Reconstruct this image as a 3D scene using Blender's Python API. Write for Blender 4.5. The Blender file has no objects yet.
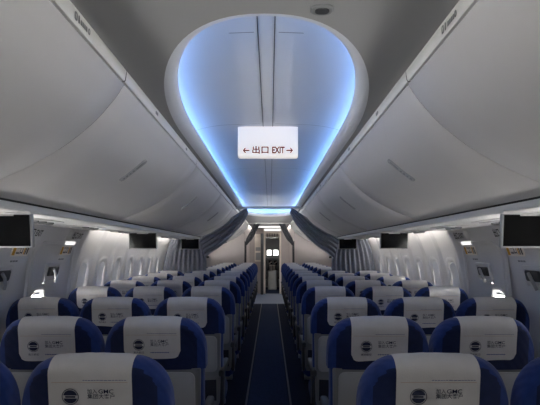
import bpy, bmesh, math, random
from mathutils import Vector, Matrix, noise
PI = math.pi
EYE = 1.43
C = bpy.context.scene.collection
SC = bpy.context.scene

# ------------------------------------------------------------------ materials
def lin(c):
    return tuple(((x/255.0)/12.92 if x/255.0 <= .04045 else ((x/255.0+.055)/1.055)**2.4) for x in c)

def mat(name, rgb, rough=.55, metal=0.0, var=.06, scale=6.0, bump=0.0, bscale=60.0, spec=.4, sheen=0.0):
    m = bpy.data.materials.new(name); m.use_nodes = True
    nt = m.node_tree; b = nt.nodes['Principled BSDF']
    b.inputs['Roughness'].default_value = rough
    b.inputs['Metallic'].default_value = metal
    b.inputs['Specular IOR Level'].default_value = spec
    if sheen: b.inputs['Sheen Weight'].default_value = sheen
    tc = nt.nodes.new('ShaderNodeTexCoord')
    n = nt.nodes.new('ShaderNodeTexNoise'); n.inputs['Scale'].default_value = scale
    n.inputs['Detail'].default_value = 4
    nt.links.new(tc.outputs['Object'], n.inputs['Vector'])
    r = nt.nodes.new('ShaderNodeValToRGB')
    c = lin(rgb)
    r.color_ramp.elements[0].position = .3; r.color_ramp.elements[1].position = .7
    r.color_ramp.elements[0].color = tuple(x*(1-var) for x in c)+(1,)
    r.color_ramp.elements[1].color = tuple(min(1, x*(1+var)) for x in c)+(1,)
    nt.links.new(n.outputs['Fac'], r.inputs['Fac'])
    nt.links.new(r.outputs['Color'], b.inputs['Base Color'])
    if bump:
        n2 = nt.nodes.new('ShaderNodeTexNoise'); n2.inputs['Scale'].default_value = bscale
        nt.links.new(tc.outputs['Object'], n2.inputs['Vector'])
        bp = nt.nodes.new('ShaderNodeBump'); bp.inputs['Strength'].default_value = bump
        bp.inputs['Distance'].default_value = .004
        nt.links.new(n2.outputs['Fac'], bp.inputs['Height'])
        nt.links.new(bp.outputs['Normal'], b.inputs['Normal'])
    return m

def fabric(name, rgb):
    m = mat(name, rgb, rough=.85, var=.12, scale=40, spec=.2, sheen=.15)
    nt = m.node_tree; b = nt.nodes['Principled BSDF']
    tc = nt.nodes.new('ShaderNodeTexCoord')
    w = nt.nodes.new('ShaderNodeTexWave'); w.inputs['Scale'].default_value = 14
    w.bands_direction = 'DIAGONAL'; w.inputs['Distortion'].default_value = 1.5
    nt.links.new(tc.outputs['Object'], w.inputs['Vector'])
    bp = nt.nodes.new('ShaderNodeBump'); bp.inputs['Strength'].default_value = .25
    bp.inputs['Distance'].default_value = .003
    nt.links.new(w.outputs['Fac'], bp.inputs['Height'])
    nt.links.new(bp.outputs['Normal'], b.inputs['Normal'])
    return m

def emit(name, rgb, strength):
    m = bpy.data.materials.new(name); m.use_nodes = True
    nt = m.node_tree; b = nt.nodes['Principled BSDF']
    b.inputs['Base Color'].default_value = (.8, .8, .8, 1)
    b.inputs['Emission Color'].default_value = tuple(rgb)+(1,)
    b.inputs['Emission Strength'].default_value = strength
    return m

def glassy(name):
    m = bpy.data.materials.new(name); m.use_nodes = True
    nt = m.node_tree; nt.nodes.remove(nt.nodes['Principled BSDF'])
    t = nt.nodes.new('ShaderNodeBsdfTransparent'); t.inputs['Color'].default_value = (.93, .96, .98, 1)
    g = nt.nodes.new('ShaderNodeBsdfGlossy'); g.inputs['Roughness'].default_value = .05
    x = nt.nodes.new('ShaderNodeMixShader'); x.inputs['Fac'].default_value = .08
    nt.links.new(t.outputs[0], x.inputs[1]); nt.links.new(g.outputs[0], x.inputs[2])
    nt.links.new(x.outputs[0], nt.nodes['Material Output'].inputs['Surface'])
    return m

M = dict(
    bin=mat('bin_plastic', (192, 190, 190), .42, var=.02, scale=2, spec=.35),
    rail=mat('rail_plastic', (222, 221, 219), .45, var=.02),
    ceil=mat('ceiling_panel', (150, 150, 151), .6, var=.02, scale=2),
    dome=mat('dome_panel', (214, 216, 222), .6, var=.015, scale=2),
    wall=mat('sidewall_panel', (207, 206, 207), .5, var=.03, scale=3),
    psu=mat('service_panel', (200, 199, 197), .5, var=.02),
    dark=mat('dark_gap', (22, 22, 24), .7),
    black=mat('black_plastic', (14, 14, 15), .35, var=.1),
    screen=mat('screen_glass', (10, 10, 11), .14, var=.05, spec=.35),
    grey=mat('grey_plastic', (128, 130, 132), .5, var=.04),
    lgrey=mat('light_grey_plastic', (160, 161, 162), .5, var=.04),
    dgrey=mat('dark_grey_plastic', (58, 60, 64), .5, var=.06),
    alu=mat('aluminium', (150, 152, 156), .35, metal=.8, var=.05),
    blue=fabric('blue_seat_fabric', (32, 54, 114)),
    navy=fabric('navy_back_panel', (21, 33, 70)),
    cover=mat('white_cover_cloth', (203, 201, 201), .9, var=.03, scale=20, bump=.25, bscale=220, spec=.1),
    ink=mat('print_ink_dark', (34, 40, 66), .8, var=.05),
    inkb=mat('print_ink_blue', (84, 96, 138), .8, var=.05),
    inkr=mat('print_ink_orange', (176, 140, 112), .8, var=.05),
    red=mat('sign_red', (122, 26, 24), .6, var=.03),
    sign=mat('sign_white', (232, 224, 214), .5, var=.015),
    lit=emit('sign_backlit', (1.0, .90, .80), .5),
    yellow=mat('placard_yellow', (214, 160, 40), .5, var=.04),
    text=mat('placard_text', (58, 56, 58), .6, var=.04),
    curtain=mat('grey_curtain', (138, 141, 152), .9, var=.12, scale=30, bump=.3, bscale=300, spec=.1),
    dcurtain=mat('dark_curtain', (72, 73, 78), .9, var=.12, scale=30, bump=.3, bscale=300, spec=.1),
    carpet=mat('blue_carpet', (24, 32, 52), .95, var=.25, scale=70, bump=.6, bscale=400, spec=.1),
    runner=mat('aisle_carpet', (38, 50, 76), .95, var=.25, scale=50, bump=.6, bscale=400, spec=.1),
    strip=mat('floor_strip', (44, 50, 66), .5, var=.04),
    entryfloor=mat('entry_vinyl', (84, 96, 122), .5, var=.06),
    bulk=mat('bulkhead_laminate', (176, 168, 166), .6, var=.02),
    shade=mat('window_shade', (190, 192, 197), .6, var=.02),
    net=mat('pocket_net', (40, 44, 60), .8, var=.2, scale=120),
    glass=glassy('window_glass'),
    cove=emit('cove_led', (.17, .44, 1.0), 10.5),
    wash=emit('sidewall_led', (1.0, .95, .88), 28.0),
    lamp=emit('ceiling_lamp', (1.0, .97, .93), 9.0),
    exitl=emit('exit_lamp', (1.0, .97, .95), 1.2),
)

# ------------------------------------------------------------------ mesh helpers
def link(o, parent=None):
    C.objects.link(o)
    if parent is not None: o.parent = parent
    return o

def obj(name, bm, m, parent=None, smooth=35, loc=None):
    bmesh.ops.recalc_face_normals(bm, faces=bm.faces)
    me = bpy.data.meshes.new(name); bm.to_mesh(me); bm.free()
    for mm in (m if isinstance(m, (list, tuple)) else [m]): me.materials.append(M[mm] if isinstance(mm, str) else mm)
    if smooth:
        me.shade_smooth()
        me.set_sharp_from_angle(angle=math.radians(smooth))
    o = bpy.data.objects.new(name, me)
    if loc: o.location = loc
    return link(o, parent)

def thing(name, label, cat, loc=(0, 0, 0), group=None):
    o = bpy.data.objects.new(name, None); o.empty_display_size = .1
    o.location = loc; C.objects.link(o)
    o['label'] = label; o['category'] = cat
    if group: o['group'] = group
    return o

def tag(o, label, cat, group=None):
    o['label'] = label; o['category'] = cat
    if group: o['group'] = group
    return o

def struct(o):
    o['kind'] = 'structure'; return o

def B(): return bmesh.new()

def box(bm, x0, x1, y0, y1, z0, z1, bev=0.0, seg=2, mi=0):
    vs = [bm.verts.new(p) for p in ((x0,y0,z0),(x1,y0,z0),(x1,y1,z0),(x0,y1,z0),(x0,y0,z1),(x1,y0,z1),(x1,y1,z1),(x0,y1,z1))]
    fs = [bm.faces.new([vs[i] for i in f]) for f in ((3,2,1,0),(4,5,6,7),(0,1,5,4),(1,2,6,5),(2,3,7,6),(3,0,4,7))]
    for f in fs: f.material_index = mi
    if bev:
        es = list({e for f in fs for e in f.edges})
        bmesh.ops.bevel(bm, geom=es, offset=bev, segments=seg, affect='EDGES', profile=.5)
    return vs

def loft(bm, rings, closed=True, cap=(False, False), mi=0):
    R = [[bm.verts.new(p) for p in r] for r in rings]
    for a, b in zip(R, R[1:]):
        n = len(a)
        for i in range(n if closed else n-1):
            j = (i+1) % n
            try: bm.faces.new((a[i], a[j], b[j], b[i])).material_index = mi
            except ValueError: pass
    if cap[0]: bm.faces.new(R[0]).material_index = mi
    if cap[1]: bm.faces.new(R[-1]).material_index = mi
    return R

def tube(bm, p0, p1, r, n=10, cap=True):
    p0, p1 = Vector(p0), Vector(p1); d = (p1-p0).normalized()
    a = d.orthogonal().normalized(); b = d.cross(a)
    loft(bm, [[p+(a*math.cos(2*PI*i/n)+b*math.sin(2*PI*i/n))*r for i in range(n)] for p in (p0, p1)], cap=(cap, cap))

def rrect(w, h, r, n=6, cy=0, cz=0):
    """rounded rectangle loop of (u, v)"""
    out = []
    for sx, sz, a0 in ((1, 1, 0), (-1, 1, PI/2), (-1, -1, PI), (1, -1, 3*PI/2)):
        for i in range(n+1):
            a = a0 + PI/2*i/n
            out.append((cy+sx*(w/2-r)+r*math.cos(a), cz+sz*(h/2-r)+r*math.sin(a)))
    return out

def solidify(bm, t):
    bmesh.ops.recalc_face_normals(bm, faces=bm.faces)
    bmesh.ops.solidify(bm, geom=bm.faces[:], thickness=t)

_fc = {}
def text_mesh(s, size, align='LEFT', bold=.022):
    """2-D triangles of a string: list of verts (x, y) and faces"""
    k = (s, size, align, bold)
    if k in _fc: return _fc[k]
    cu = bpy.data.curves.new('lettering', 'FONT'); cu.body = s; cu.size = size
    cu.align_x = align; cu.align_y = 'CENTER'; cu.resolution_u = 3; cu.offset = size*bold
    o = bpy.data.objects.new('lettering', cu); C.objects.link(o)
    bpy.context.view_layer.update()
    dg = bpy.context.evaluated_depsgraph_get()
    ev = o.evaluated_get(dg); me = ev.to_mesh()
    vs = [(v.co.x, v.co.y) for v in me.vertices]; fs = [tuple(p.vertices) for p in me.polygons]
    ev.to_mesh_clear()
    bpy.data.objects.remove(o); bpy.data.curves.remove(cu)
    _fc[k] = (vs, fs); return _fc[k]

def put_text(bm, s, size, fn, u=0, v=0, align='LEFT', mi=0, bold=.005, width=None):
    vs, fs = text_mesh(s, size, align, bold)
    k = 1.0
    if width:
        w = max(p[0] for p in vs)-min(p[0] for p in vs)
        k = width/w
    V = [bm.verts.new(fn(u+p[0]*k, v+p[1])) for p in vs]
    for f in fs:
        try: bm.faces.new([V[i] for i in f]).material_index = mi
        except ValueError: pass

def quad2(bm, fn, u0, u1, v0, v1, mi=0, nu=1):
    for i in range(nu):
        a, b = u0+(u1-u0)*i/nu, u0+(u1-u0)*(i+1)/nu
        bm.faces.new([bm.verts.new(fn(*p)) for p in ((a, v0), (b, v0), (b, v1), (a, v1))]).material_index = mi

def side_word(s): return 'left' if s < 0 else 'right'

# ------------------------------------------------------------------ shell profile (x, z relative to the eye)
RAILX, RAILZ0, RAILZ1 = .55, .645, .70
BINP = [(.552, .640), (.575, .600), (.597, .570), (.65, .505), (.72, .440), (.80, .380), (.90, .322), (1.0, .275), (1.08, .243), (1.13, .222)]
def smoothp(P, n=3):
    out = []
    for i in range(len(P)-1):
        p0, p1, p2, p3 = P[max(i-1, 0)], P[i], P[i+1], P[min(i+2, len(P)-1)]
        for k in range(n):
            t = k/n
            out.append(tuple(.5*((2*b)+(-a+c)*t+(2*a-5*b+4*c-d)*t*t+(-a+3*b-3*c+d)*t**3) for a, b, c, d in zip(p0, p1, p2, p3)))
    return out+[P[-1]]
BINS = smoothp(BINP)
def bin_at(x):
    for a, b in zip(BINS, BINS[1:]):
        if a[0] <= x <= b[0]:
            t = (x-a[0])/(b[0]-a[0]); return a[1]+(b[1]-a[1])*t
WP = [(.30, 1.545), (.19, 1.60), (.10, 1.640), (0, 1.680), (-.10, 1.708), (-.25, 1.738), (-.42, 1.757), (-.60, 1.765), (-.9, 1.75), (-1.2, 1.70), (-1.43, 1.64)]
def Xw(z):
    if z >= WP[0][0]: return WP[0][1]
    for a, b in zip(WP, WP[1:]):
        if b[0] <= z <= a[0]:
            t = (a[0]-z)/(a[0]-b[0]); return a[1]+(b[1]-a[1])*t
    return WP[-1][1]
def wpt(s, y, z, out=0.0): return (s*(Xw(z)-out), y, z+EYE)

Y0, YC, YF, YE = -5.0, 8.15, 13.4, 16.6     # rear wall, curtain, front bulkhead, flight deck wall

# ------------------------------------------------------------------ floor
bm = B(); box(bm, -1.75, 1.75, Y0, YE+4, -.06, 0)
struct(obj('floor', bm, 'carpet'))
bm = B(); box(bm, -.19, .19, Y0, YF+.1, .0, .006, .002, 1)
tag(obj('aisle_runner', bm, 'runner'), 'long dark blue carpet runner along the aisle between the seats', 'carpet')
for i, s in enumerate((-1, 1)):
    bm = B(); box(bm, s*.208-.009, s*.208+.009, Y0, YF+.1, 0, .008, .003, 1)
    struct(obj('trim_%d' % (i+1), bm, 'strip'))

# ------------------------------------------------------------------ ceiling, domes, coves
HW, YA, YB, EL = .500, 3.1, 9.3, 1.655   # half width; straight part from YA to YB; near end length EL
EXPN, ELF = 2.3, 1.2
def hole_half(y, w=HW, el=EL, elf=ELF):
    if y < YA:
        t = (YA-y)/el
        return w*(max(0, 1-t**EXPN))**(1/EXPN)
    if y > YB:
        t = (y-YB)/elf
        return w*(max(0, 1-t**EXPN))**(1/EXPN)
    return w
def hole_path(w, el, elf, n=28):
    """left side from the near tip forward to the far tip: list of (halfwidth, y)"""
    P = []
    for i in range(n+1):
        a = PI/2*i/n
        x = w*abs(math.sin(a))**(2/EXPN); t = abs(math.cos(a))**(2/EXPN)
        P.append((x, YA-el*t))
    m = 10
    for i in range(1, m): P.append((w, YA+(YB-YA)*i/m))
    for i in range(n+1):
        a = PI/2*i/n
        x = w*abs(math.cos(a))**(2/EXPN); t = abs(math.sin(a))**(2/EXPN)
        P.append((x, YB+elf*t))
    return P
bm = B()
path = hole_path(HW+.018, EL+.018, ELF+.018)
ZC = RAILZ1+EYE
for s in (-1, 1):
    rin = [(s*x, y, ZC) for x, y in path]
    rout = [(s*(RAILX+.03), y, ZC) for x, y in path]
    loft(bm, [rout, rin], closed=False)
x = RAILX+.03
for y0, y1 in ((Y0, path[0][1]), (path[-1][1], YE)):
    bm.faces.new([bm.verts.new(p) for p in ((-x, y0, ZC), (x, y0, ZC), (x, y1, ZC), (-x, y1, ZC))])
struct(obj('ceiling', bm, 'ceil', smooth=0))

def dome_ring(bm, specs, closed_inner=True):
    """specs: (inset, z) rings around the opening; inset>0 is towards the middle"""
    rings = []
    for ins, z in specs:
        k = (HW-ins)
        f = k/HW
        p = hole_path(max(k, 0.0001), EL*f if ins > .2 else EL-ins, ELF*f if ins > .2 else ELF-ins)
        if ins > .2:   # shrink ends continuously
            p = [(a, b) for a, b in p]
        ring = [(-a, b, z+EYE) for a, b in p] + [(a, b, z+EYE) for a, b in reversed(p[1:-1])]
        rings.append(ring)
    loft(bm, rings)
# rounded lip around the opening
bm = B()
rim = [(-.018+.062*math.sin(PI/2*i/8), .7000+.056*(1-math.cos(PI/2*i/8))) for i in range(9)]
dome_ring(bm, rim+[(.043, .762), (.036, .766), (.02, .764), (-.02, .756)])
struct(obj('trim_3', bm, 'dome', smooth=60))
# dome
bm = B()
specs = [(-.03, .752), (-.055, .757), (-.062, .780), (-.054, .802), (-.03, .822), (.02, .840), (.1, .858), (.18, .870)]
dome_ring(bm, specs)
e = hole_path(HW-.18, EL-.18, ELF-.18)
loft(bm, [[(-a, b, .870+EYE) for a, b in e], [(0, b, .882+EYE) for a, b in e]], closed=False)
loft(bm, [[(a, b, .870+EYE) for a, b in e], [(0, b, .882+EYE) for a, b in e]], closed=False)
bmesh.ops.remove_doubles(bm, verts=bm.verts, dist=1e-5)
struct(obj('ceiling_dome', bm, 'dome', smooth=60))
# seams of the dome panels : centre grooves and cross seams
bm = B()
def dome_z(x):
    ax = abs(x); P = [(0, .882), (HW-.18, .870), (HW-.1, .858), (HW-.02, .840), (HW+.03, .822)]
    for a, b in zip(P, P[1:]):
        if a[0] <= ax <= b[0]: return a[1]+(b[1]-a[1])*(ax-a[0])/(b[0]-a[0])
    return .8
for x in (-.034, .034):
    box(bm, x-.0018, x+.0018, YA-EL+.1, YB+ELF-.1, dome_z(x)+EYE-.004, dome_z(x)+EYE+.01)
struct(obj('trim_4', bm, 'dgrey', smooth=0))
bm = B()
for y in (1.95, 3.42, 5.3, 7.2, 9.0):
    for s in (-1, 1):
        n = 8
        h = min(hole_half(y)+.03, .52)
        xs = [.05+(h-.05)*i/n for i in range(n+1)]
        loft(bm, [[(s*x, y-.003, dome_z(x)+EYE-.0025) for x in xs], [(s*x, y+.003, dome_z(x)+EYE-.0025) for x in xs]], closed=False)
struct(obj('trim_5', bm, 'grey', smooth=0))
# LED cove strip behind the lip
bm = B()
dome_ring(bm, [(-.030, .758), (-.005, .760), (-.005, .768), (-.030, .768), (-.030, .758)])
tag(obj('cove_light', bm, 'cove', smooth=0), 'blue cove light strip running around the inside of the oval ceiling recess', 'light')

# ------------------------------------------------------------------ rails above the bins
SEGS = [(Y0, 0.0), (0.0, 1.90), (1.90, 3.80), (3.80, 5.70), (5.70, 7.60), (7.60, 9.50), (9.50, 11.40), (11.40, YF)]
for i, s in enumerate((-1, 1)):
    bm = B()
    for a, b in SEGS:
        pr = [(RAILX+.012, RAILZ1+.012), (RAILX-.001, RAILZ1+.002), (RAILX-.004, RAILZ1-.006), (RAILX, RAILZ0+.016), (RAILX+.004, RAILZ0+.010), (RAILX+.03, RAILZ0+.009)]
        loft(bm, [[(s*x, y, z+EYE) for x, z in pr] for y in (a+.004, b-.004)], closed=False)
    loft(bm, [[(s*(RAILX+.014), y, RAILZ1+EYE) for y in (Y0, YF)], [(s*(RAILX+.014), y, RAILZ0-.01+EYE) for y in (Y0, YF)]], closed=False, mi=1)
    struct(obj('trim_%d' % (6+i), bm, ['rail', 'dark'], smooth=40))
# small placards and catches on the rails
def rail_fn(s, y0, zc):
    if s < 0: return lambda u, v: (s*(RAILX-.0055), y0+u, zc+v+EYE)
    return lambda u, v: (s*(RAILX-.0055), y0-u, zc+v+EYE)
for s in (-1, 1):
    for y, L, nm in ((1.43, .10, 'row_placard'), (2.42, .05, 'rail_catch'), (3.3, .05, 'rail_catch'), (5.2, .05, 'rail_catch')):
        bm = B(); fn = rail_fn(s, y, .672)
        if nm == 'row_placard':
            ring = rrect(.018, .026, .006, 3, -.045, 0)
            ri = rrect(.008, .016, .003, 3, -.045, 0)
            loft(bm, [[fn(*p) for p in ring], [fn(*p) for p in ri]])
            bm.faces.new([bm.verts.new(fn(*p)) for p in rrect(.008, .024, .003, 3, -.022, 0)])
            for k in range(4): quad2(bm, fn, -.006+k*.014, .004+k*.014, -.008, .007)
            ring = rrect(.014, .020, .006, 3, .06, 0); ri = rrect(.008, .012, .003, 3, .06, 0)
            loft(bm, [[fn(*p) for p in ring], [fn(*p) for p in ri]])
            lb = 'small dark symbols on the rail above the %s bins nearest the camera' % side_word(s)
        else:
            bm.faces.new([bm.verts.new(fn(*p)) for p in rrect(L, .016, .005, 3)])
            lb = '%s grey catch on the %s rail, %s' % ('small', side_word(s), {2.42: 'first past the nearest bin joint', 3.3: 'second past the nearest bin joint', 5.2: 'third past the nearest bin joint'}[y])
        solidify(bm, .001)
        tag(obj(nm, bm, 'grey', smooth=0), lb, 'placard' if nm == 'row_placard' else 'catch', 'rail markings')

# ------------------------------------------------------------------ overhead bins
ORD = ['first', 'second', 'third', 'fourth', 'fifth', 'sixth', 'seventh', 'eighth', 'ninth', 'tenth', 'eleventh', 'twelfth', 'thirteenth', 'fourteenth']
def make_bin(s, a, b, k):
    t = thing('overhead_bin', 'pale grey curved overhead luggage bin, %s from the camera on the %s side' % (ORD[k], side_word(s)), 'overhead bin',
              (s*.9, a, EYE+.25), 'overhead bins')
    L = b-a; ox, oz = s*.9, .25
    bm = B()
    g = .005
    ys = [g, g+.006] + [g+.006+(L-2*g-.012)*i/8 for i in range(1, 8)] + [L-g-.006, L-g]
    rings = []
    for i, y in enumerate(ys):
        d = .006 if i in (0, len(ys)-1) else 0
        r = []
        for j, (x, z) in enumerate(BINS):
            j0, j1 = max(j-1, 0), min(j+1, len(BINS)-1)
            tx, tz = BINS[j1][0]-BINS[j0][0], BINS[j1][1]-BINS[j0][1]
            l = math.hypot(tx, tz)
            r.append((s*(x-d*tz/l)-ox, y, z+d*tx/l-oz))
        # turn the lower lip inwards
        r.append((s*1.136-ox, y, .226-oz)); r.append((s*1.134-ox, y, .25-oz))
        rings.append(r)
    loft(bm, rings, closed=False)
    obj('bin_door', bm, 'bin', t, smooth=50)
    bm = B()
    box(bm, min(s*.60, s*1.15)-ox, max(s*.60, s*1.15)-ox, -.002, .004, .34-oz, .60-oz) if 0 else None
    # dark back of the joint and the slot below the door
    loft(bm, [[(s*(x+.014)-ox, y, z+.012-oz) for x, z in BINS]+[(s*1.15-ox, y, .232-oz), (s*1.15-ox, y, .19-oz)] for y in (0, L)], closed=False)
    obj('bin_frame', bm, 'dark', t, smooth=50)
    # latch : recessed oval with paddle
    yc = L*.42
    def lf(out):
        def f(u, v):
            x = .733+u*.72; z = bin_at(x)
            e_ = 1e-3
            tz = (bin_at(x+e_)-bin_at(x-e_))/(2*e_); l = math.hypot(1, tz)
            nx, nz = tz/l, -1/l      # towards the cabin
            return (s*(x+nx*out)-ox, yc+v, z+nz*out-oz)
        return f
    bm = B()
    f1, f2, f3 = lf(.006), lf(.009), lf(.004)
    loft(bm, [[lf(-.001)(*p) for p in rrect(.20, .050, .024, 6)], [f1(*p) for p in rrect(.198, .048, .023, 6)], [f2(*p) for p in rrect(.19, .04, .019, 6)], [f3(*p) for p in rrect(.18, .03, .014, 6)]], cap=(False, True))
    lt = obj('latch', bm, 'lgrey', t, smooth=50)
    bm = B()
    for u0, u1 in ((-.085, -.02), (-.008, .006), (.016, .030), (.040, .054), (.064, .082)):
        loft(bm, [[lf(.0045)(*p) for p in rrect(u1-u0, .018, .007, 3, (u0+u1)/2, 0)], [lf(.008)(*p) for p in rrect(u1-u0-.006, .013, .005, 3, (u0+u1)/2, 0)]], cap=(False, True))
    obj('paddle', bm, 'grey', lt, smooth=30)
    return t
for s in (-1, 1):
    for k, (a, b) in enumerate(SEGS[1:]): make_bin(s, a, b, k)
    bm = B()
    a, b = SEGS[0]
    loft(bm, [[(s*x, y, z+EYE) for x, z in BINS+[(1.15, .19)]] for y in (a, b)], closed=False)
    struct(obj('trim_%d' % (8 if s < 0 else 9), bm, 'bin', smooth=50))

# ------------------------------------------------------------------ service panel strips under the bins
WY0, WY1 = 4.52, 8.1        # length of the washed sidewall
for i, s in enumerate((-1, 1)):
    bm = B()
    def psu(xo, zo): return [(1.145, .215), (1.145, .188), (1.152, .180), (1.19, .176), (1.30, .174), (xo-.03, zo-.004), (xo-.005, zo-.002), (xo, zo+.012), (xo-.004, zo+.03)]
    for a, b, xo in ((Y0, WY0, 1.625), (WY0, WY1+.05, 1.50), (WY1+.05, YF, 1.625)):
        pr = psu(xo, .178)
        loft(bm, [[(s*x, y, z+EYE) for x, z in pr] for y in (a, b)], closed=False)
        if xo < 1.6:      # light trough
            tr = [(1.496, .208), (1.47, .23), (1.47, .32), (1.56, .32)]
            loft(bm, [[(s*x, y, z+EYE) for x, z in tr] for y in (a, b)], closed=False)
            for y in (a, b): bm.faces.new([bm.verts.new((s*x, y, z+EYE)) for x, z in ((1.44, .176), (1.63, .176), (1.63, .33), (1.44, .33))])
    struct(obj('ceiling_service_panel_%s' % side_word(s), bm, 'psu', smooth=40))
    bm = B(); box(bm, min(s*1.475, s*1.492), max(s*1.475, s*1.492), WY0+.05, WY1-.02, .238+EYE, .262+EYE, .003, 1)
    tag(obj('wash_light', bm, 'wash', smooth=0), 'white light strip washing the top of the %s sidewall' % side_word(s), 'light', 'sidewall wash lights')

# passenger service units : one per row
PSUY = [1.95, 2.95, 3.75, 4.62, 5.55, 6.4, 7.2]
def make_psu(s, y, k):
    t = thing('service_unit', 'flush overhead service unit with air nozzles under the %s bins, %s from the camera' % (side_word(s), ORD[k]), 'service unit', (s*1.36, y, EYE+.175), 'overhead service units')
    bm = B()
    loft(bm, [[(u, v, 0.002) for u, v in rrect(.19, .42, .05, 5)], [(u, v, -.006) for u, v in rrect(.18, .41, .05, 5)], [(u, v, -.008) for u, v in rrect(.15, .38, .04, 5)]], cap=(False, True))
    obj('unit_panel', bm, 'psu', t, smooth=30)
    for v in (-.1, 0, .1):
        bm = B()
        n = 14
        loft(bm, [[(.03+r*math.cos(2*PI*i/n), v+r*math.sin(2*PI*i/n), z) for i in range(n)] for r, z in ((.026, -.006), (.025, -.016), (.018, -.022), (.012, -.014))], cap=(False, True))
        obj('air_nozzle', bm, 'grey', t, smooth=40)
    bm = B()
    loft(bm, [[(-.045+u, v, -.006) for u, v in rrect(.05, .26, .024, 5)], [(-.045+u, v, -.013) for u, v in rrect(.04, .24, .019, 5)]], cap=(False, True))
    obj('light_lens', bm, 'lgrey', t, smooth=30)
for s in (-1, 1):
    for k, y in enumerate(PSUY): make_psu(s, y, k)

# ------------------------------------------------------------------ sidewalls with windows
EXY = [3.22, 3.98]; EXW = [3.09, 3.85]                                    # overwing exit hatches
WIN = [(-4.6+.508*i, (.06 if i > 3 else 1) if i < 10 else (.70, 1, 1, .42, .36)[i-10]) for i in range(15)]+[(EXW[0], .95), (EXW[1], .22), (4.72, .80), (5.23, .86), (5.74, .84), (6.25, .88), (6.76, .80), (7.27, .86), (7.78, .82)]+[(8.65+.508*i, .35) for i in range(9)]
WW, WT, WB = .24, -.10, -.42
zs = [.33, .30, .19, .10, 0, -.05, WT, -.18, -.26, -.30, -.34, WB, -.5, -.6, -.75, -.9, -1.05, -1.2, -1.43]
for s in (-1, 1):
    bm = B()
    ys = [Y0]
    holes = []
    for y, _ in WIN: holes.append((y-WW/2, y+WW/2, (-.30, -.50) if y in EXW else (WT, WB))); ys += [y-WW/2, y+WW/2]
    ys += [YF, YE]
    V = [[bm.verts.new(wpt(s, y, z)) for z in zs] for y in ys]
    for i in range(len(ys)-1):
        hole = [h for h in holes if abs(ys[i]-h[0]) < 1e-6]
        for j in range(len(zs)-1):
            if hole and zs[j] <= hole[0][2][0]+1e-6 and zs[j+1] >= hole[0][2][1]-1e-6: continue
            bm.faces.new((V[i][j], V[i+1][j], V[i+1][j+1], V[i][j+1]))
    w = struct(obj('wall_%s' % side_word(s), bm, 'wall', smooth=60))
    # raised ribs between the panels
    bm = B()
    for y in [4.45]+[(WIN[i][0]+WIN[i+1][0])/2 for i in range(17, 23)]+[2.75]:
        zz = [.19, .1, 0, -.1, -.2, -.3, -.42, -.6, -.9]
        loft(bm, [[wpt(s, y+dy, z, o) for z in zz] for dy, o in ((-.075, -.001), (-.05, .006), (-.02, .020), (.02, .020), (.05, .006), (.075, -.001))], closed=False)
    obj('panel_rib', bm, 'wall', w, smooth=60)

wn = 0
for s in (-1, 1):
    for y, sh in WIN:
        wn += 1
        zc, hh = (-.40, .20) if y in EXW else (-.26, .32)
        t = bpy.data.objects.new('window_%d' % wn, None); t.location = wpt(s, y, zc); struct(link(t))
        ox, oy, oz = t.location
        def L(o): return lambda u, v: tuple(a-b for a, b in zip(wpt(s, y+u, zc+v, o), (ox, oy, oz)))
        bm = B()
        loft(bm, [[L(o)(*p) for p in rrect(w_, hh+h_, r_, 6)] for w_, h_, r_, o in ((.30, .07, .10, -.002), (.29, .06, .10, .002), (.25, .01, .085, .002), (.215, -.025, .08, -.006), (.20, -.04, .075, -.014), (.26, .02, .08, -.016))])
        obj('window_frame', bm, 'wall', t, smooth=50)
        bm = B()
        top = hh/2+.005; bot = top-(hh+.01)*max(sh, .06)
        vv = [top+(bot-top)*i/5 for i in range(6)]
        loft(bm, [[L(-.018)(u, v) for v in vv] for u in (-.13, .13)], closed=False)
        if sh < 1: quad2(bm, L(-.0145), -.098, .098, bot, bot+.012)
        obj('window_shade', bm, 'shade', t, smooth=60)
        bm = B()
        loft(bm, [[L(-.026)(u, v) for v in (hh/2+.01, .05, -.05, -hh/2-.01)] for u in (-.13, .13)], closed=False)
        obj('window_pane', bm, 'glass', t, smooth=60)
        if sh < 1:                                    # sampling portal for the daylight
            l = bpy.data.lights.new('daylight_portal', 'AREA'); l.shape = 'RECTANGLE'; l.size = .22; l.size_y = .30
            l.cycles.is_portal = True
            p = bpy.data.objects.new('daylight_portal', l); link(p)
            p.location = wpt(s, y, zc, -.034); p.rotation_euler = (0, s*PI/2, 0)

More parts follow.
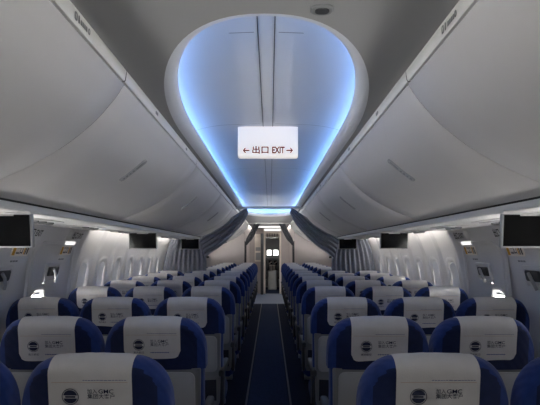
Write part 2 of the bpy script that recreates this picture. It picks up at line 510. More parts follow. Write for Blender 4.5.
# overwing exit hatches
dn = 0
for s in (-1, 1):
    for k, yc in enumerate(EXY):
        dn += 1
        t = bpy.data.objects.new('door_%d' % dn, None); t.location = wpt(s, yc, -.26); struct(link(t))
        ox, oy, oz = t.location
        sg = -s                                    # reading direction along y as seen from the aisle
        def L(o, yy=yc): return lambda u, v: tuple(a-b for a, b in zip(wpt(s, yy+u, v, o), (ox, oy, oz)))
        # raised surround of the hatch
        bm = B()
        def loop(w_, z0, z1, r, o):
            return [L(o)(u, max(z0, min(z1, v))) for u, v in rrect(w_, z1-z0, r, 6, 0, (z0+z1)/2)]
        rings = [loop(.74, -1.05, .07, .12, -.002), loop(.73, -1.045, .065, .12, .012), loop(.69, -1.02, .045, .11, .013), loop(.67, -1.01, .035, .10, -.001)]
        loft(bm, rings)
        obj('hatch_surround', bm, 'wall', t, smooth=40)
        # sign box under the service panel
        bm = B()
        loft(bm, [[L(o)(u, v) for u, v in rrect(w_, h_, .012, 3, .22, .115)] for w_, h_, o in ((.25, .085, -.002), (.25, .085, .03), (.235, .07, .034))], cap=(False, True))
        sb = obj('exit_sign_box', bm, 'wall', t, smooth=30)
        bm = B()
        f = L(.0355)
        fr = (lambda u, v: f(.22-u, .115+v)) if s > 0 else (lambda u, v: f(.22+u, .115+v))
        put_text(bm, '出口', .062, fr, -.105, 0, mi=0, width=.095, bold=.03)
        put_text(bm, 'EXIT', .058, fr, .01, 0, mi=0, width=.095, bold=.03)
        obj('exit_lettering', bm, 'text', sb, smooth=0)
        # lit slot
        bm = B()
        loft(bm, [[L(o)(u, v) for u, v in rrect(w_, h_, .008, 3, .19, .055)] for w_, h_, o in ((.20, .026, -.002), (.20, .026, .014), (.19, .018, .016))], cap=(False, True))
        obj('exit_lamp', bm, 'exitl', t, smooth=30)
        # yellow and white instruction placard
        bm = B()
        loft(bm, [[L(o)(u, v) for u, v in rrect(.23, .075, .006, 2, .19, -.005)] for o in (-.001, .004)], cap=(False, True))
        pl = obj('placard', bm, 'sign', t, smooth=30)
        fr = (lambda u, v: L(.0055)(.19-u, -.005+v)) if s > 0 else (lambda u, v: L(.0055)(.19+u, -.005+v))
        bm = B()
        quad2(bm, fr, -.108, -.072, -.03, .03, 1)
        put_text(bm, '出口', .056, fr, -.062, 0, mi=0, width=.085, bold=.03)
        quad2(bm, fr, .04, .055, -.025, .028, 1)
        quad2(bm, fr, .06, .072, -.025, .028, 0)
        quad2(bm, fr, .082, .1, -.025, .028, 0)
        obj('placard_print', bm, ['text', 'yellow'], pl, smooth=0)
        bm = B()
        fr2 = (lambda u, v: L(.001)(.15-u, -.075+v)) if s > 0 else (lambda u, v: L(.001)(.15+u, -.075+v))
        for q in range(3): quad2(bm, fr2, -.05+q*.035, -.02+q*.035, -.006, .006)
        obj('small_notice', bm, 'grey', t, smooth=0)
        # release handle in its housing
        bm = B()
        hz = -.180; hu = .025
        loft(bm, [[L(o)(u, v) for u, v in rrect(w_, h_, r, 4, hu, hz)] for w_, h_, r, o in ((.27, .16, .02, -.002), (.265, .155, .02, .018), (.25, .14, .016, .020), (.21, .11, .014, .016), (.205, .105, .012, .002))], cap=(False, True))
        h = obj('handle_housing', bm, 'wall', t, smooth=30)
        bm = B()
        loft(bm, [[L(o)(u, v) for u, v in rrect(w_, h_, .01, 3, hu+.01, hz+.012)] for w_, h_, o in ((.17, .07, .003), (.17, .07, .016), (.16, .06, .02))], cap=(False, True))
        obj('handle_recess', bm, 'dgrey', h, smooth=30)
        bm = B()
        P = [L(.026)(hu-sg*.03, hz+.03), L(.034)(hu, hz), L(.034)(hu+sg*.03, hz-.05), L(.03)(hu+sg*.035, hz-.075)]
        for a, b in zip(P, P[1:]): tube(bm, a, b, .011, 8)
        obj('release_lever', bm, 'lgrey', h, smooth=40)

# ------------------------------------------------------------------ ceiling sensor, exit sign
t = thing('smoke_detector', 'small dark grey rounded detector on the plain ceiling right of the oval recess', 'detector', (.167, 1.40, ZC))
bm = B()
loft(bm, [[(u, v, z) for u, v in rrect(w_, h_, r, 6)] for w_, h_, r, z in ((.066, .060, .022, .004), (.066, .060, .022, -.003), (.058, .052, .02, -.006))], cap=(False, True))
obj('housing', bm, 'grey', t, smooth=30)
bm = B()
loft(bm, [[(u, v, z) for u, v in rrect(w_, h_, r, 5)] for w_, h_, r, z in ((.042, .036, .015, -.005), (.040, .034, .015, -.008))], cap=(False, True))
obj('sensor_grille', bm, 'dgrey', t, smooth=30)

ES_Y = 3.50
t = thing('exit_sign', 'white EXIT sign with red lettering hanging from the blue lit ceiling recess', 'exit sign', (0, ES_Y, EYE+.88))
bm = B()
zt = -.004; zm = -.143; zb = -.222
prof = [(0.0, zt), (.0, -.02), (.006, zm+.01), (.002, zm), (.010, zb+.022), (.020, zb+.006), (.034, zb), (.075, zb), (.09, zb+.01), (.094, zb+.03), (.095, zt)]
HWs = .214
rings = []
for x, k in ((-HWs, .82), (-HWs+.006, .96), (-HWs+.014, 1), (HWs-.014, 1), (HWs-.006, .96), (HWs, .82)):
    cy, cz = .045, (zt+zb)/2
    rings.append([(x, cy+(y-cy)*k, z if z > zt-.03 else cz+(z-cz)*(.5+.5*k)) for y, z in prof])
loft(bm, rings, cap=(True, True))
obj('sign_box', bm, 'lit', t, smooth=40)
bm = B()
ztx = (zm+zb+.018)/2-.001
def sf(u, v):
    z = ztx+v
    y = .002+(.010-.002)*(zm-z)/(zm-zb-.022)
    return (u, y-.0015, z)
put_text(bm, '出口', .058, sf, -.116, .0, width=.116, bold=.026)
put_text(bm, 'EXIT', .064, sf, .028, .0, width=.090, bold=.035)
for d in (-1, 1):
    x0 = d*.105 if d > 0 else -.118; 
    cx = .153 if d > 0 else -.153
    quad2(bm, sf, cx-.022, cx+.022, -.0045, .0045)
    for q in (-1, 1):
        a = (cx+d*.024, 0); b = (cx+d*.006, q*.017)
        bm.faces.new([bm.verts.new(sf(*p)) for p in ((a[0]+d*.002, 0), (a[0]-d*.007, 0), (b[0]-d*.004, b[1]), (b[0]+d*.003, b[1]+q*.003))])
solidify(bm, .001)
obj('sign_lettering', bm, 'red', t, smooth=0)
bm = B(); box(bm, -HWs+.03, HWs-.03, .02, .09, -.03, .016, .004, 1)
obj('sign_mount', bm, 'dome', t, smooth=30)

# ------------------------------------------------------------------ drop-down monitors
MON = [(2.35, 1.25), (4.95, 1.245), (7.65, 1.205)]
def make_monitor(s, y, x, k):
    w_ = ('nearest the camera, partly out of frame', 'in the middle of its row', 'farthest, beside the grey curtain')[k]
    t = thing('drop_down_monitor', 'dark %s drop-down screen under the %s bins, %s' % ('glossy' if s > 0 else 'black', side_word(s), w_), 'monitor', (s*x, y, EYE+.176), 'drop-down monitors')
    R = Matrix.Rotation(math.radians(10), 4, 'X')       # face turned down towards the seats
    def tr(bm): bmesh.ops.transform(bm, matrix=R, verts=bm.verts)
    W, H = .28, .166
    bm = B(); box(bm, -W/2, W/2, 0, .028, -H-.004, -.002, .006, 2); tr(bm)
    obj('monitor_casing', bm, 'lgrey', t, smooth=30)
    bm = B(); box(bm, -W/2+.009, W/2-.009, -.002, .006, -H+.006, -.011, .001, 1); tr(bm)
    obj('screen', bm, 'screen', t, smooth=0)
    bm = B(); box(bm, -.06, .06, .0, .03, -.02, .0, .004, 1)
    box(bm, -W/2-.01, W/2+.01, -.03, .06, -.006, .008, .003, 1)
    obj('hinge', bm, 'psu', t, smooth=30)
for s in (-1, 1):
    for k, (y, x) in enumerate(MON): make_monitor(s, y, x, k)

# ------------------------------------------------------------------ seats
ZT = 1.12                              # top of the seat back
HB = .235                              # height of the upholstered head part
SHW = .234
TL = math.tan(math.radians(11))
def lean(z): return (ZT-z)*TL
def top_z(x):
    a = abs(x); x0 = .115
    if a <= x0: return ZT-.004*(a/x0)**2
    s_ = min(1, (a-x0)/(SHW-x0))
    return ZT-.004-.135*(1-math.sqrt(max(0, 1-s_**2.0)))
def section(x, zb, T, off=0.0, nr=7):
    """yz outline of the head part at x: rear bottom, up, over the top, front bottom"""
    zt = top_z(x)+off
    e = min(1, abs(x)/SHW)
    t = T*(1-.35*e**5)
    yr = lambda z: lean(z)-off+.055*e**4*.6
    r = min(t*.5, .045)
    P = []
    hz = zt-r
    n = 30
    for i in range(n+1):
        z = zb+(hz-zb)*i/n
        P.append((yr(z), z))
    n = 6
    for i in range(1, nr):
        a = PI/2*i/nr
        P.append((yr(hz)+r-r*math.cos(a), hz+r*math.sin(a)))
    for i in range(nr+1):
        a = PI/2*(1-i/nr)
        P.append((yr(hz)+t+2*off-r+r*math.cos(a), hz+r*math.sin(a)))
    for i in range(1, n+1):
        z = hz+(zb-hz)*i/n
        P.append((yr(z)+t+2*off, z))
    return P

def make_seat(label):
    t = thing('passenger_seat', label, 'seat', (0, 0, 0), 'blue passenger seats')
    # blue upholstery : head part and back cushion
    bm = B()
    xs = [-SHW, -SHW+.003, -SHW+.010, -SHW+.016, -SHW+.022, -SHW+.029, -SHW+.036]+[-.191+.0065*i for i in range(13)]+[-.08, -.04, 0]
    xs = xs+[-x for x in reversed(xs[:-1])]
    rings = []
    for x in xs:
        k = 0 if abs(x) < SHW-.0001 else 1
        rings.append([(x, y, z) for y, z in section(x, ZT-HB, .115)])
    loft(bm, rings, cap=(True, True))
    bm.faces.ensure_lookup_table()
    for f in bm.faces:                      # darker panel let into the rear of the head part
        c = f.calc_center_median()
        if abs(c.x) < SHW-.036 and c.z < top_z(abs(c.x)+.022)-.018 and c.y < lean(c.z)+.03: f.material_index = 1
    # back cushion in front of the shell
    rr = []
    for z, w_, th in ((.44, .205, .10), (.5, .215, .12), (.62, .218, .12), (.75, .218, .11), (.86, .22, .105), (.91, .222, .10)):
        y0 = lean(z)+.045
        rr.append([(a, y0+th/2+b, z) for a, b in rrect(w_*2, th, .035, 4)])
    loft(bm, rr, cap=(True, True))
    obj('backrest', bm, ['blue', 'navy'], t, smooth=50)
    # grey shell behind
    bm = B()
    rr = []
    for z, w_ in ((.40, .19), (.43, .20), (.6, .206), (.8, .21), (ZT-HB+.004, .212)):
        y0 = lean(z)+.012
        rr.append([(a, y0+.02+b, z) for a, b in rrect(w_*2, .045, .015, 4)])
    loft(bm, rr, cap=(True, True))
    obj('back_shell', bm, 'grey', t, smooth=40)
    # folded tray table with latch
    def sp(u, z, o): return (u, lean(z)+.012-o, z)
    bm = B()
    loft(bm, [[sp(u, v, o) for u, v in rrect(w_, h_, r, 4, 0, .755)] for w_, h_, r, o in ((.375, .235, .03, -.004), (.375, .235, .03, .012), (.36, .22, .026, .016))], cap=(False, True))
    tr = obj('tray_table', bm, 'lgrey', t, smooth=30)
    bm = B()
    loft(bm, [[sp(u, v, o) for u, v in rrect(w_, h_, .008, 3, 0, .862)] for w_, h_, o in ((.03, .05, .010), (.028, .048, .024))], cap=(False, True))
    obj('tray_latch', bm, 'dgrey', tr, smooth=30)
    # literature pocket
    bm = B()
    n = 6
    rg = []
    for z in (.445, .48, .53, .585):
        rg.append([sp(-.18+.36*i/n, z, .006+.022*math.sin(PI*i/n)*(1 if z > .46 else .4)) for i in range(n+1)])
    loft(bm, rg, closed=False); solidify(bm, .003)
    obj('seat_pocket', bm, 'net', t, smooth=50)
    # seat cushion
    bm = B()
    rr = []
    for y, zt_, k in ((.20, .445, .9), (.23, .46, 1), (.45, .465, 1), (.60, .475, 1), (.64, .465, .95)):
        h = .12*k
        rr.append([(a, y, zt_-h/2+b) for a, b in rrect(.43*k, h, .04*k, 4)])
    loft(bm, rr, cap=(True, True))
    obj('seat_cushion', bm, 'blue', t, smooth=50)
    # armrests, each with its drop panel
    for s in (-1, 1):
        bm = B()
        rr = []
        for y, dz, w_, h_ in ((.10, -.004, .03, .04), (.115, 0, .038, .05), (.30, 0, .04, .05), (.48, -.004, .04, .046), (.505, -.012, .03, .03)):
            rr.append([(s*.212+a, y, .63+dz+b) for a, b in rrect(w_, h_, .012, 3)])
        loft(bm, rr, cap=(True, True))
        box(bm, s*.212-.012, s*.212+.012, .16, .30, .40, .62, .005, 1)
        obj('armrest', bm, 'dgrey', t, smooth=40)
    # legs and beams
    bm = B()
    for y in (.22, .52): tube(bm, (-.205, y, .335), (.205, y, .335), .022, 10)
    obj('cross_beam', bm, 'alu', t, smooth=40)
    for y0, y1 in ((.22, .17), (.52, .57)):
        bm = B()
        rr = [[(-.0+a, y+b, z) for a, b in rrect(w_, d_, .008, 2)] for z, y, w_, d_ in ((.012, y1, .05, .09), (.035, y1, .04, .05), (.2, (y0+y1)/2, .03, .045), (.335, y0, .03, .05))]
        loft(bm, rr, cap=(True, True))
        obj('leg', bm, 'alu', t, smooth=40)
    bm = B(); box(bm, -.02, .02, .12, .62, .0, .014, .004, 1)
    obj('floor_track', bm, 'dgrey', t, smooth=30)
    bm = B(); box(bm, -.10, .10, .30, .50, .20, .30, .02, 2)
    obj('life_vest_box', bm, 'dgrey', t, smooth=30)
    return t

CW = .128
def cover_disp(x, z, seed):
    """small wrinkles, stronger near the top"""
    k = max(0, min(1, (z-(ZT-.20))/.2))
    p = Vector((x*16+seed*7.3, z*5, seed*3.1))
    return .0022+.0066*k*abs(noise.noise(p))*1.4+.0012*abs(noise.noise(Vector((x*40, z*30, seed))))
def cover_mesh(seed):
    rnd = random.Random(seed)
    skew = rnd.uniform(-.006, .006); dr = rnd.uniform(-.008, .008)
    bm = B()
    nx = 22
    rows = []
    drop = .187+dr
    npts = 15+6
    for i in range(nx+1):
        u = -1+2*i/nx
        x = u*CW+skew
        # rounded lower corners on the rear side
        cr = .032
        ex = max(0, (abs(u)*CW-(CW-cr))/cr)
        lift = cr*(1-math.sqrt(max(0, 1-ex*ex)))
        zb = ZT-drop+lift+.003*math.sin(u*3+seed)
        col = []
        sec = section(x, ZT-HB, .115, .0)
        zt = top_z(x); r = .045; hz = zt-r
        for j in range(10):
            z = zb+(hz-zb)*j/9
            col.append((x, lean(z)-cover_disp(x, z, seed), z))
        for j in range(1, 12):
            a = PI*j/12
            o = .004+.003*abs(noise.noise(Vector((x*18+seed, a, 3.3+seed))))
            yc = lean(hz)+(.0575 if 1 else r)
            col.append((x, yc-(.0575+o)*math.cos(a), hz+(r+o)*math.sin(a)))
        for j in range(6):
            z = hz-(.09)*j/5
            col.append((x, lean(z)+.115+.004, z))
        rows.append(col)
    loft(bm, rows, closed=False)
    solidify(bm, .0012)
    return bm, skew, drop
def print_mesh(seed, skew, drop):
    bm = B()
    def fn(u, v):           # u in 0..1 across, v in 0..1 down
        x = -CW+2*CW*u+skew; z = ZT-drop*v
        return (x, lean(z)-cover_disp(x, z, seed)-.0032, z)
    W, H = 2*CW, drop
    def ft(u, v): return fn(u/W, -v/H)         # metres from the upper left corner, v upwards
    quad2(bm, ft, .012, W-.012, -.405*H-.0006, -.405*H+.0006, 2, 8)
    # fine print above the line
    rnd = random.Random(4)
    u = .42*W
    while u < .93*W:
        w_ = rnd.uniform(.005, .012)
        quad2(bm, ft, u, u+w_, -.365*H-.001, -.365*H+.001, 1); u += w_+.002
    # emblem
    cu, cv, R_ = .265*W, -.655*H, .026
    n = 28
    def arc(r0, r1, a0, a1, m, k):
        for i in range(m):
            a, b = a0+(a1-a0)*i/m, a0+(a1-a0)*(i+1)/m
            bm.faces.new([bm.verts.new(ft(cu+r*math.cos(q), cv+r*math.sin(q))) for r, q in ((r0, a), (r1, a), (r1, b), (r0, b))]).material_index = k
    arc(R_, R_-.0022, 0, 2*PI, n, 0)
    # globe of two dark caps and thin bands
    r = .0215
    def band(v0, v1, k=0, sx=1.0):
        m = 5
        P0, P1 = [], []
        for i in range(m+1):
            v = v0+(v1-v0)*i/m
            h = math.sqrt(max(0, r*r-v*v))*sx
            P0.append((cu-h, cv+v)); P1.append((cu+h, cv+v))
        for i in range(m):
            bm.faces.new([bm.verts.new(ft(*p)) for p in (P0[i], P1[i], P1[i+1], P0[i+1])]).material_index = k
    band(.0045, .0208); band(-.0208, -.0055)
    band(-.0032, .0022, 0, .72)
    # lettering
    put_text(bm, '加入', .017, ft, .47*W, -.565*H, width=.030)
    put_text(bm, 'GMC', .0185, ft, .60*W, -.565*H, width=.046, bold=.009)
    put_text(bm, '集团大客户', .0165, ft, .47*W, -.655*H, width=.082)
    put_text(bm, '南方航空', .011, ft, .265*W, -.855*H, align='CENTER', width=.048)
    u = .47*W
    while u < .80*W:
        w_ = rnd.uniform(.004, .010)
        quad2(bm, ft, u, u+w_, -.85*H-.0022, -.85*H+.0022, 1); u += w_+.002
    return bm

VAR = []
for sd in range(5):
    cb, sk, dr = cover_mesh(sd)
    c = obj('headrest_cover', cb, 'cover', None, smooth=70)
    p = obj('printed_logo', print_mesh(sd, sk, dr), ['ink', 'inkb', 'inkr'], c, smooth=0)
    VAR.append((c, p))

ROWS = [1.56, 2.30, 3.26, 4.24, 5.10, 5.90, 6.68, 7.44, 8.45, 9.2, 9.95, 10.7, 11.45, 12.2]
COLX = (.517, 1.002, 1.477)
COLN = ('aisle', 'middle', 'window')
def seat_label(s, r, c):
    return 'white-covered blue %s seat %s of the aisle, in the %s row from the camera' % (COLN[c], side_word(s), ORD[r])
proto = make_seat('')
def dup_seat(first, x, y, label, var, rz):
    if first: r = proto
    else:
        r = proto.copy(); C.objects.link(r)
        for ch in proto.children:
            if ch.name.startswith('headrest_cover'): continue
            c = ch.copy(); C.objects.link(c); c.parent = r
            for g in ch.children:
                d = g.copy(); C.objects.link(d); d.parent = c
    r.location = (x, y, 0); r.rotation_euler = (0, 0, rz); r['label'] = label
    r.scale = (1, 1, .982 if y < 2 else 1)
    return r
rnd = random.Random(11)
used = set()
first = True
seats = []
for ri, y in enumerate(ROWS):
    for s in (-1, 1):
        for ci, x in enumerate(COLX):
            if ci == 2 and (ri < 2 or ri >= 8): continue
            seats.append((ri, s, ci))
for i, (ri, s, ci) in enumerate(seats):
    r = dup_seat(first, s*(COLX[ci] if ri else (.532, 1.04)[ci]), ROWS[ri], seat_label(s, ri, ci), 0, rnd.uniform(-.003, .003))
    if first: first = False
    pend = VAR[rnd.randrange(5)]
    c = pend[0].copy(); C.objects.link(c); c.parent = r
    d = pend[1].copy(); C.objects.link(d); d.parent = c
for c, p in VAR:
    bpy.data.objects.remove(p); bpy.data.objects.remove(c)

# ------------------------------------------------------------------ class divider curtains
def curtain(s):
    t = thing('divider_curtain', 'grey pleated cabin divider curtain swagged along the %s bins' % side_word(s), 'curtain', (s*1.03, YC, 0), 'cabin divider curtains')
    bm = B()
    up = smoothp([(.365, .685), (.475, .62), (.70, .43), (.90, .305), (1.05, .215), (1.14, .17)], 6)
    lo = smoothp([(.335, .60), (.42, .44), (.57, .26), (.78, .06), (.95, -.06), (1.04, -.14)], 6)
    n = len(up); m = 22
    rings = []
    for i in range(n):
        r = []
        for j in range(m+1):
            f = j/m
            x = up[i][0]+(lo[i][0]-up[i][0])*f; z = up[i][1]+(lo[i][1]-up[i][1])*f
            q = .030*math.sin(f*2*PI*4.5+.4*math.sin(i*.35))*min(1, .35+i/n*1.2)
            r.append((s*x-s*1.03, q-.02, z+EYE))
        rings.append(r)
    loft(bm, rings, closed=False)
    solidify(bm, .003)
    obj('swag', bm, 'curtain', t, smooth=80)
    bm = B()
    rings = []
    nx, nz = 60, 14
    for i in range(nx+1):
        f = i/nx
        r = []
        for j in range(nz+1):
            g = j/nz
            z = .172-(.172+1.40)*g
            xin = 1.02 if z < -.1 else 1.02+.07*(z+.1)/.27
            xo = Xw(z)-.015
            x = xin+(xo-xin)*f
            q = .025*math.sin(f*2*PI*9+.8*math.sin(g*3))+.008*math.sin(f*31+g*4)
            r.append((s*x-s*1.03, q+.02, z+EYE))
        rings.append(r)
    loft(bm, rings, closed=False)
    solidify(bm, .003)
    obj('drape', bm, 'curtain', t, smooth=80)
    bm = B()
    rp = [(x-.0, z-.004) for x, z in [(.36, .695)]+[(a, b-.02) for a, b in BINS if a > .6]]
    for a, b in zip(rp, rp[1:]): tube(bm, (s*a[0]-s*1.03, .0, a[1]+EYE-.004), (s*b[0]-s*1.03, .0, b[1]+EYE-.004), .008, 8)
    obj('curtain_rail', bm, 'alu', t, smooth=50)
    bm = B(); box(bm, s*(.99-1.03)-.02, s*(.99-1.03)+.02, -.05, .0, -.13+EYE, -.10+EYE, .006, 1)
    obj('tie_back', bm, 'black', t, smooth=30)
for s in (-1, 1): curtain(s)
bm = B(); box(bm, -.545, .545, YC-.02, YC+.07, .672+EYE, .712+EYE, .008, 2)
tag(obj('ceiling_curtain_header', bm, 'rail', smooth=30), 'pale header bar crossing the ceiling where the divider curtains start', 'header bar')

def front_curtain(s):
    t = thing('galley_curtain', 'short dark grey curtain tied to the %s front bulkhead by the galley' % side_word(s), 'curtain', (s*.45, 12.95, 0), 'galley curtains')
    bm = B()
    up = smoothp([(.39, .70), (.46, .55), (.55, .38), (.60, .285), (.625, .16)], 5)
    lo = smoothp([(.235, .70), (.32, .52), (.44, .285), (.52, .2), (.585, .12)], 5)
    rings = []
    for i in range(len(up)):
        rings.append([(s*(up[i][0]+(lo[i][0]-up[i][0])*j/12)-s*.45, .012*math.sin(j/12*2*PI*3), up[i][1]+(lo[i][1]-up[i][1])*j/12+EYE) for j in range(13)])
    loft(bm, rings, closed=False); solidify(bm, .003)
    obj('swag', bm, 'dcurtain', t, smooth=80)
    bm = B()
    rings = []
    for i in range(13):
        f = i/12
        rings.append([(s*(.592+.04*f)-s*.45, .012*math.sin(f*2*PI*2.5), .2+EYE-(.2+1.38)*g/6) for g in range(7)])
    loft(bm, rings, closed=False); solidify(bm, .003)
    obj('drape', bm, 'dcurtain', t, smooth=80)
for s in (-1, 1): front_curtain(s)
bm = B(); box(bm, -.545, .545, 12.9, 12.98, .676+EYE, .712+EYE, .008, 2)
tag(obj('ceiling_galley_header', bm, 'rail', smooth=30), 'narrow header bar on the ceiling at the galley curtains', 'header bar')

# ------------------------------------------------------------------ front bulkheads, entry, flight deck
for s in (-1, 1):
    bm = B()
    P = [(.66, -1.43), (.66, .70), (1.55, .70)]+[(Xw(z)+.01, z) for z in (.3, .19, 0, -.25, -.6, -.9, -1.2, -1.43)]
    loft(bm, [[(s*x, y, z+EYE) for x, z in P] for y in (YF, YF+.06)], cap=(True, True))
    struct(obj('wall_front_%s' % side_word(s), bm, 'bulk', smooth=0))
    bm = B(); box(bm, s*.655-.012, s*.655+.012, YF-.012, YF+.07, 0, .24+EYE, .004, 1)
    struct(obj('trim_%d' % (10 if s < 0 else 11), bm, 'dgrey', smooth=30))
    bm = B(); box(bm, min(s*.66, s*.72), max(s*.66, s*.72), YF+.06, YE, 0, .73+EYE)
    struct(obj('wall_entry_%s' % side_word(s), bm, 'bulk', smooth=0))
bm = B(); box(bm, -.66, .66, YF+.1, YE+.02, 0, .008)
struct(obj('floor_entry', bm, 'entryfloor', smooth=0))
# flight deck wall with its doorway
DX0, DX1, DZ = -.135, .325, 1.98
bm = B()
box(bm, -.70, DX0-.05, YE, YE+.06, 0, .74+EYE); box(bm, DX1+.05, .70, YE, YE+.06, 0, .74+EYE)
box(bm, DX0-.05, DX1+.05, YE, YE+.06, DZ+.02, .74+EYE)
struct(obj('wall_flight_deck', bm, 'bulk', smooth=0))
t = bpy.data.objects.new('door_5', None); t.location = ((DX0+DX1)/2, YE, 0); struct(link(t))
cx = (DX0+DX1)/2; hw = (DX1-DX0)/2
bm = B()
box(bm, -hw-.06, -hw, -.02, .08, 0, DZ, .006, 1); box(bm, hw, hw+.06, -.02, .08, 0, DZ, .006, 1); box(bm, -hw-.06, hw+.06, -.02, .08, DZ, DZ+.05, .006, 1)
obj('door_frame', bm, 'sign', t, smooth=30)
bm = B(); box(bm, -hw-.15, -hw-.065, -.50, -.025, .02, DZ-.02, .008, 1)
dl = obj('door_leaf', bm, 'dgrey', t, smooth=30)
bm = B(); box(bm, -hw-.07, -hw-.05, -.46, -.43, .95, 1.05, .004, 1)
obj('door_handle', bm, 'alu', dl, smooth=30)
# lit sign over the doorway
t = thing('doorway_light', 'bright lit panel over the flight deck doorway', 'light', (cx, YE-.012, DZ+.11))
bm = B(); box(bm, -.30, .30, -.04, .0, -.05, .06, .008, 1); obj('light_housing', bm, 'sign', t, smooth=30)
bm = B(); box(bm, -.27, .27, -.046, -.036, -.035, .045, .004, 1); obj('diffuser', bm, 'exitl', t, smooth=30)
# pale panel left of the doorway, added in place of the entry door's light
t = thing('pale_entry_panel', 'pale panel standing in for door light, left of the flight deck doorway', 'panel', (-.38, YE-.012, 1.4))
bm = B(); box(bm, -.11, .11, -.02, .0, -.35, .55, .01, 1); obj('panel_face', bm, 'sign', t, smooth=30)
bm = B(); box(bm, -.08, .08, -.028, -.018, .0, .12, .005, 1); obj('panel_display', bm, 'lgrey', t, smooth=30)
bm = B(); box(bm, -.08, .08, -.028, -.018, -.30, -.06, .005, 1); obj('panel_hatch', bm, 'lgrey', t, smooth=30)

# flight deck shell : dark box with two windscreens
FX, FY0, FY1 = 1.1, YE+.06, YE+2.9
bm = B()
box(bm, -FX-.05, -FX, FY0, FY1, 0, 2.1); struct(obj('wall_deck_left', bm, 'grey', smooth=0))
bm = B(); box(bm, FX, FX+.05, FY0, FY1, 0, 2.1); struct(obj('wall_deck_right', bm, 'grey', smooth=0))
bm = B(); box(bm, -FX-.05, FX+.05, FY0, FY1, 2.1, 2.15); struct(obj('ceiling_deck', bm, 'dgrey', smooth=0))
wz0, wz1 = 1.22, 1.43
wins = ((-.10, .07), (.145, .33))
bm = B()
box(bm, -FX-.05, FX+.05, FY1, FY1+.05, 0, wz0); box(bm, -FX-.05, FX+.05, FY1, FY1+.05, wz1, 2.15)
xs = [-FX-.05, wins[0][0], wins[0][1], wins[1][0], wins[1][1], FX+.05]
for a, b in ((xs[0], xs[1]), (xs[2], xs[3]), (xs[4], xs[5])): box(bm, a, b, FY1, FY1+.05, wz0, wz1)
struct(obj('wall_deck_front', bm, 'grey', smooth=0))
for i, (a, b) in enumerate(wins):
    t = bpy.data.objects.new('window_%d' % (wn+1+i), None); t.location = ((a+b)/2, FY1, (wz0+wz1)/2); struct(link(t))
    w_, h_ = (b-a), wz1-wz0
    bm = B(); loft(bm, [[(u, -.01, v) for u, v in rrect(w_+.03, h_+.03, .02, 3)], [(u, -.02, v) for u, v in rrect(w_+.02, h_+.02, .02, 3)], [(u, -.01, v) for u, v in rrect(w_-.01, h_-.01, .02, 3)]])
    obj('window_frame', bm, 'black', t, smooth=30)
    bm = B(); bm.faces.new([bm.verts.new(p) for p in ((-w_/2, .02, -h_/2), (w_/2, .02, -h_/2), (w_/2, .02, h_/2), (-w_/2, .02, h_/2))])
    obj('window_pane', bm, 'glass', t, smooth=0)
t = thing('instrument_panel', 'dark flight deck instrument panel below the windscreens seen through the doorway', 'instrument panel', (.1, FY1-.1, .7))
bm = B(); box(bm, -.9, .9, -.25, .08, -.05, .42, .02, 2); obj('panel_body', bm, 'dgrey', t, smooth=30)
for x in (-.26, -.07, .12, .30):
    bm = B(); box(bm, x-.07, x+.07, -.262, -.248, .18, .34, .006, 1); sc_ = obj('display', bm, 'screen', t, smooth=30)
    bm = B()
    for q in range(3): box(bm, x-.05+q*.035, x-.03+q*.035, -.268, -.26, .20+q*.03, .225+q*.03)
    obj('gauge_marks', bm, 'sign', sc_, smooth=0)
t = thing('throttle_console', 'grey throttle console between the pilot seats in the flight deck', 'console', (.1, FY1-.85, 0))
bm = B(); box(bm, -.16, .16, -.35, .45, 0, .68, .03, 2); obj('console_body', bm, 'grey', t, smooth=30)
for k, x in enumerate((-.08, -.03, .03, .08)):
    bm = B(); tube(bm, (x, .1, .67), (x, .06, .86), .012, 8); tube(bm, (x-.025, .06, .86), (x+.025, .06, .86), .02, 8); obj('throttle_lever', bm, 'sign', t, smooth=40)
bm = B()
for q in range(5):
    for w_ in range(4): box(bm, -.12+w_*.07, -.08+w_*.07, -.30+q*.07, -.26+q*.07, .675, .69)
obj('switches', bm, 'lgrey', t, smooth=0)
t = thing('overhead_switch_panel', 'dark overhead switch panel above the windscreens in the flight deck', 'switch panel', (.1, FY1-.7, 2.1))
bm = B(); box(bm, -.32, .32, -.5, .4, -.22, .0, .02, 2); obj('panel_body', bm, 'dgrey', t, smooth=30)
bm = B()
for q in range(6):
    for w_ in range(3): box(bm, -.26+q*.09, -.20+q*.09, -.512, -.49, -.19+w_*.055, -.16+w_*.055)
obj('switches', bm, 'sign', t, smooth=0)
for s in (-1, 1):
    t = thing('pilot_seat', 'dark pilot seat %s of the throttle console in the flight deck' % side_word(s), 'pilot seat', (.1+s*.42, FY1-1.35, 0), 'pilot seats')
    bm = B(); box(bm, -.22, .22, .05, .5, .38, .5, .04, 2); obj('seat_cushion', bm, 'black', t, smooth=30)
    bm = B(); box(bm, -.21, .21, -.08, .05, .45, 1.12, .05, 3); obj('backrest', bm, 'black', t, smooth=30)
    bm = B(); box(bm, -.12, .12, .1, .4, 0, .39, .02, 1); obj('pedestal', bm, 'alu', t, smooth=30)

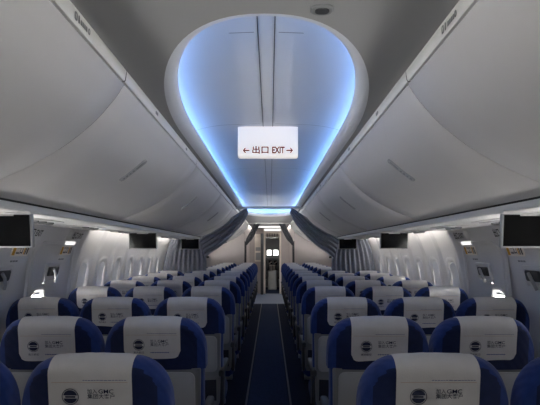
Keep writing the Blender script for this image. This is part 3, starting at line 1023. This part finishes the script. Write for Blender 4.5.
# rear wall behind the camera
bm = B(); box(bm, -1.8, 1.8, Y0-.05, Y0, 0, .75+EYE)
struct(obj('wall_back', bm, 'bulk', smooth=0))

# ------------------------------------------------------------------ lights
def area(name, loc, size, power, rot=(0, 0, 0), col=(1, 1, 1), sy=None):
    l = bpy.data.lights.new(name, 'AREA'); l.energy = power; l.color = col
    l.shape = 'RECTANGLE'; l.size = size; l.size_y = sy or size
    o = bpy.data.objects.new(name, l); o.location = loc; o.rotation_euler = rot; C.objects.link(o)
    return o
t = thing('entry_light', 'ceiling light over the front entry by the flight deck door', 'light', (0, 15.0, ZC))
bm = B(); box(bm, -.35, .35, -.3, .3, -.02, .004, .004, 1); obj('diffuser', bm, 'exitl', t, smooth=30)
area('entry_lamp', (0, 15.6, ZC-.05), .6, 7, col=(1, .97, .92))

w = bpy.data.worlds.new('sky'); SC.world = w; w.use_nodes = True
wt = w.node_tree; bg = wt.nodes['Background']
tc = wt.nodes.new('ShaderNodeTexCoord'); sx = wt.nodes.new('ShaderNodeSeparateXYZ')
mr = wt.nodes.new('ShaderNodeMapRange'); mr.inputs['From Min'].default_value = -.32; mr.inputs['From Max'].default_value = .0
mr.inputs['To Min'].default_value = 95.0; mr.inputs['To Max'].default_value = 9.0      # bright lower half added to lift the bins and service panels, dimmer sky above
wt.links.new(tc.outputs['Generated'], sx.inputs[0]); wt.links.new(sx.outputs['Z'], mr.inputs['Value'])
wt.links.new(mr.outputs['Result'], bg.inputs['Strength'])
bg.inputs['Color'].default_value = (1.0, .95, .89, 1)

# ------------------------------------------------------------------ camera, view
cam = bpy.data.cameras.new('camera'); co = bpy.data.objects.new('camera', cam); C.objects.link(co)
cam.sensor_width = 36; cam.lens = 500/540*36; cam.clip_start = .02
co.location = (.015, 0, EYE); co.rotation_euler = (PI/2+math.atan(47.5/500), 0, 0)
SC.camera = co
SC.view_settings.view_transform = 'Standard'; SC.view_settings.look = 'None'
SC.view_settings.gamma = 1; SC.view_settings.use_curve_mapping = False
SC.view_settings.exposure = -0.08
SC.cycles.max_bounces = 14; SC.cycles.diffuse_bounces = 10
SC.cycles.sample_clamp_indirect = 6
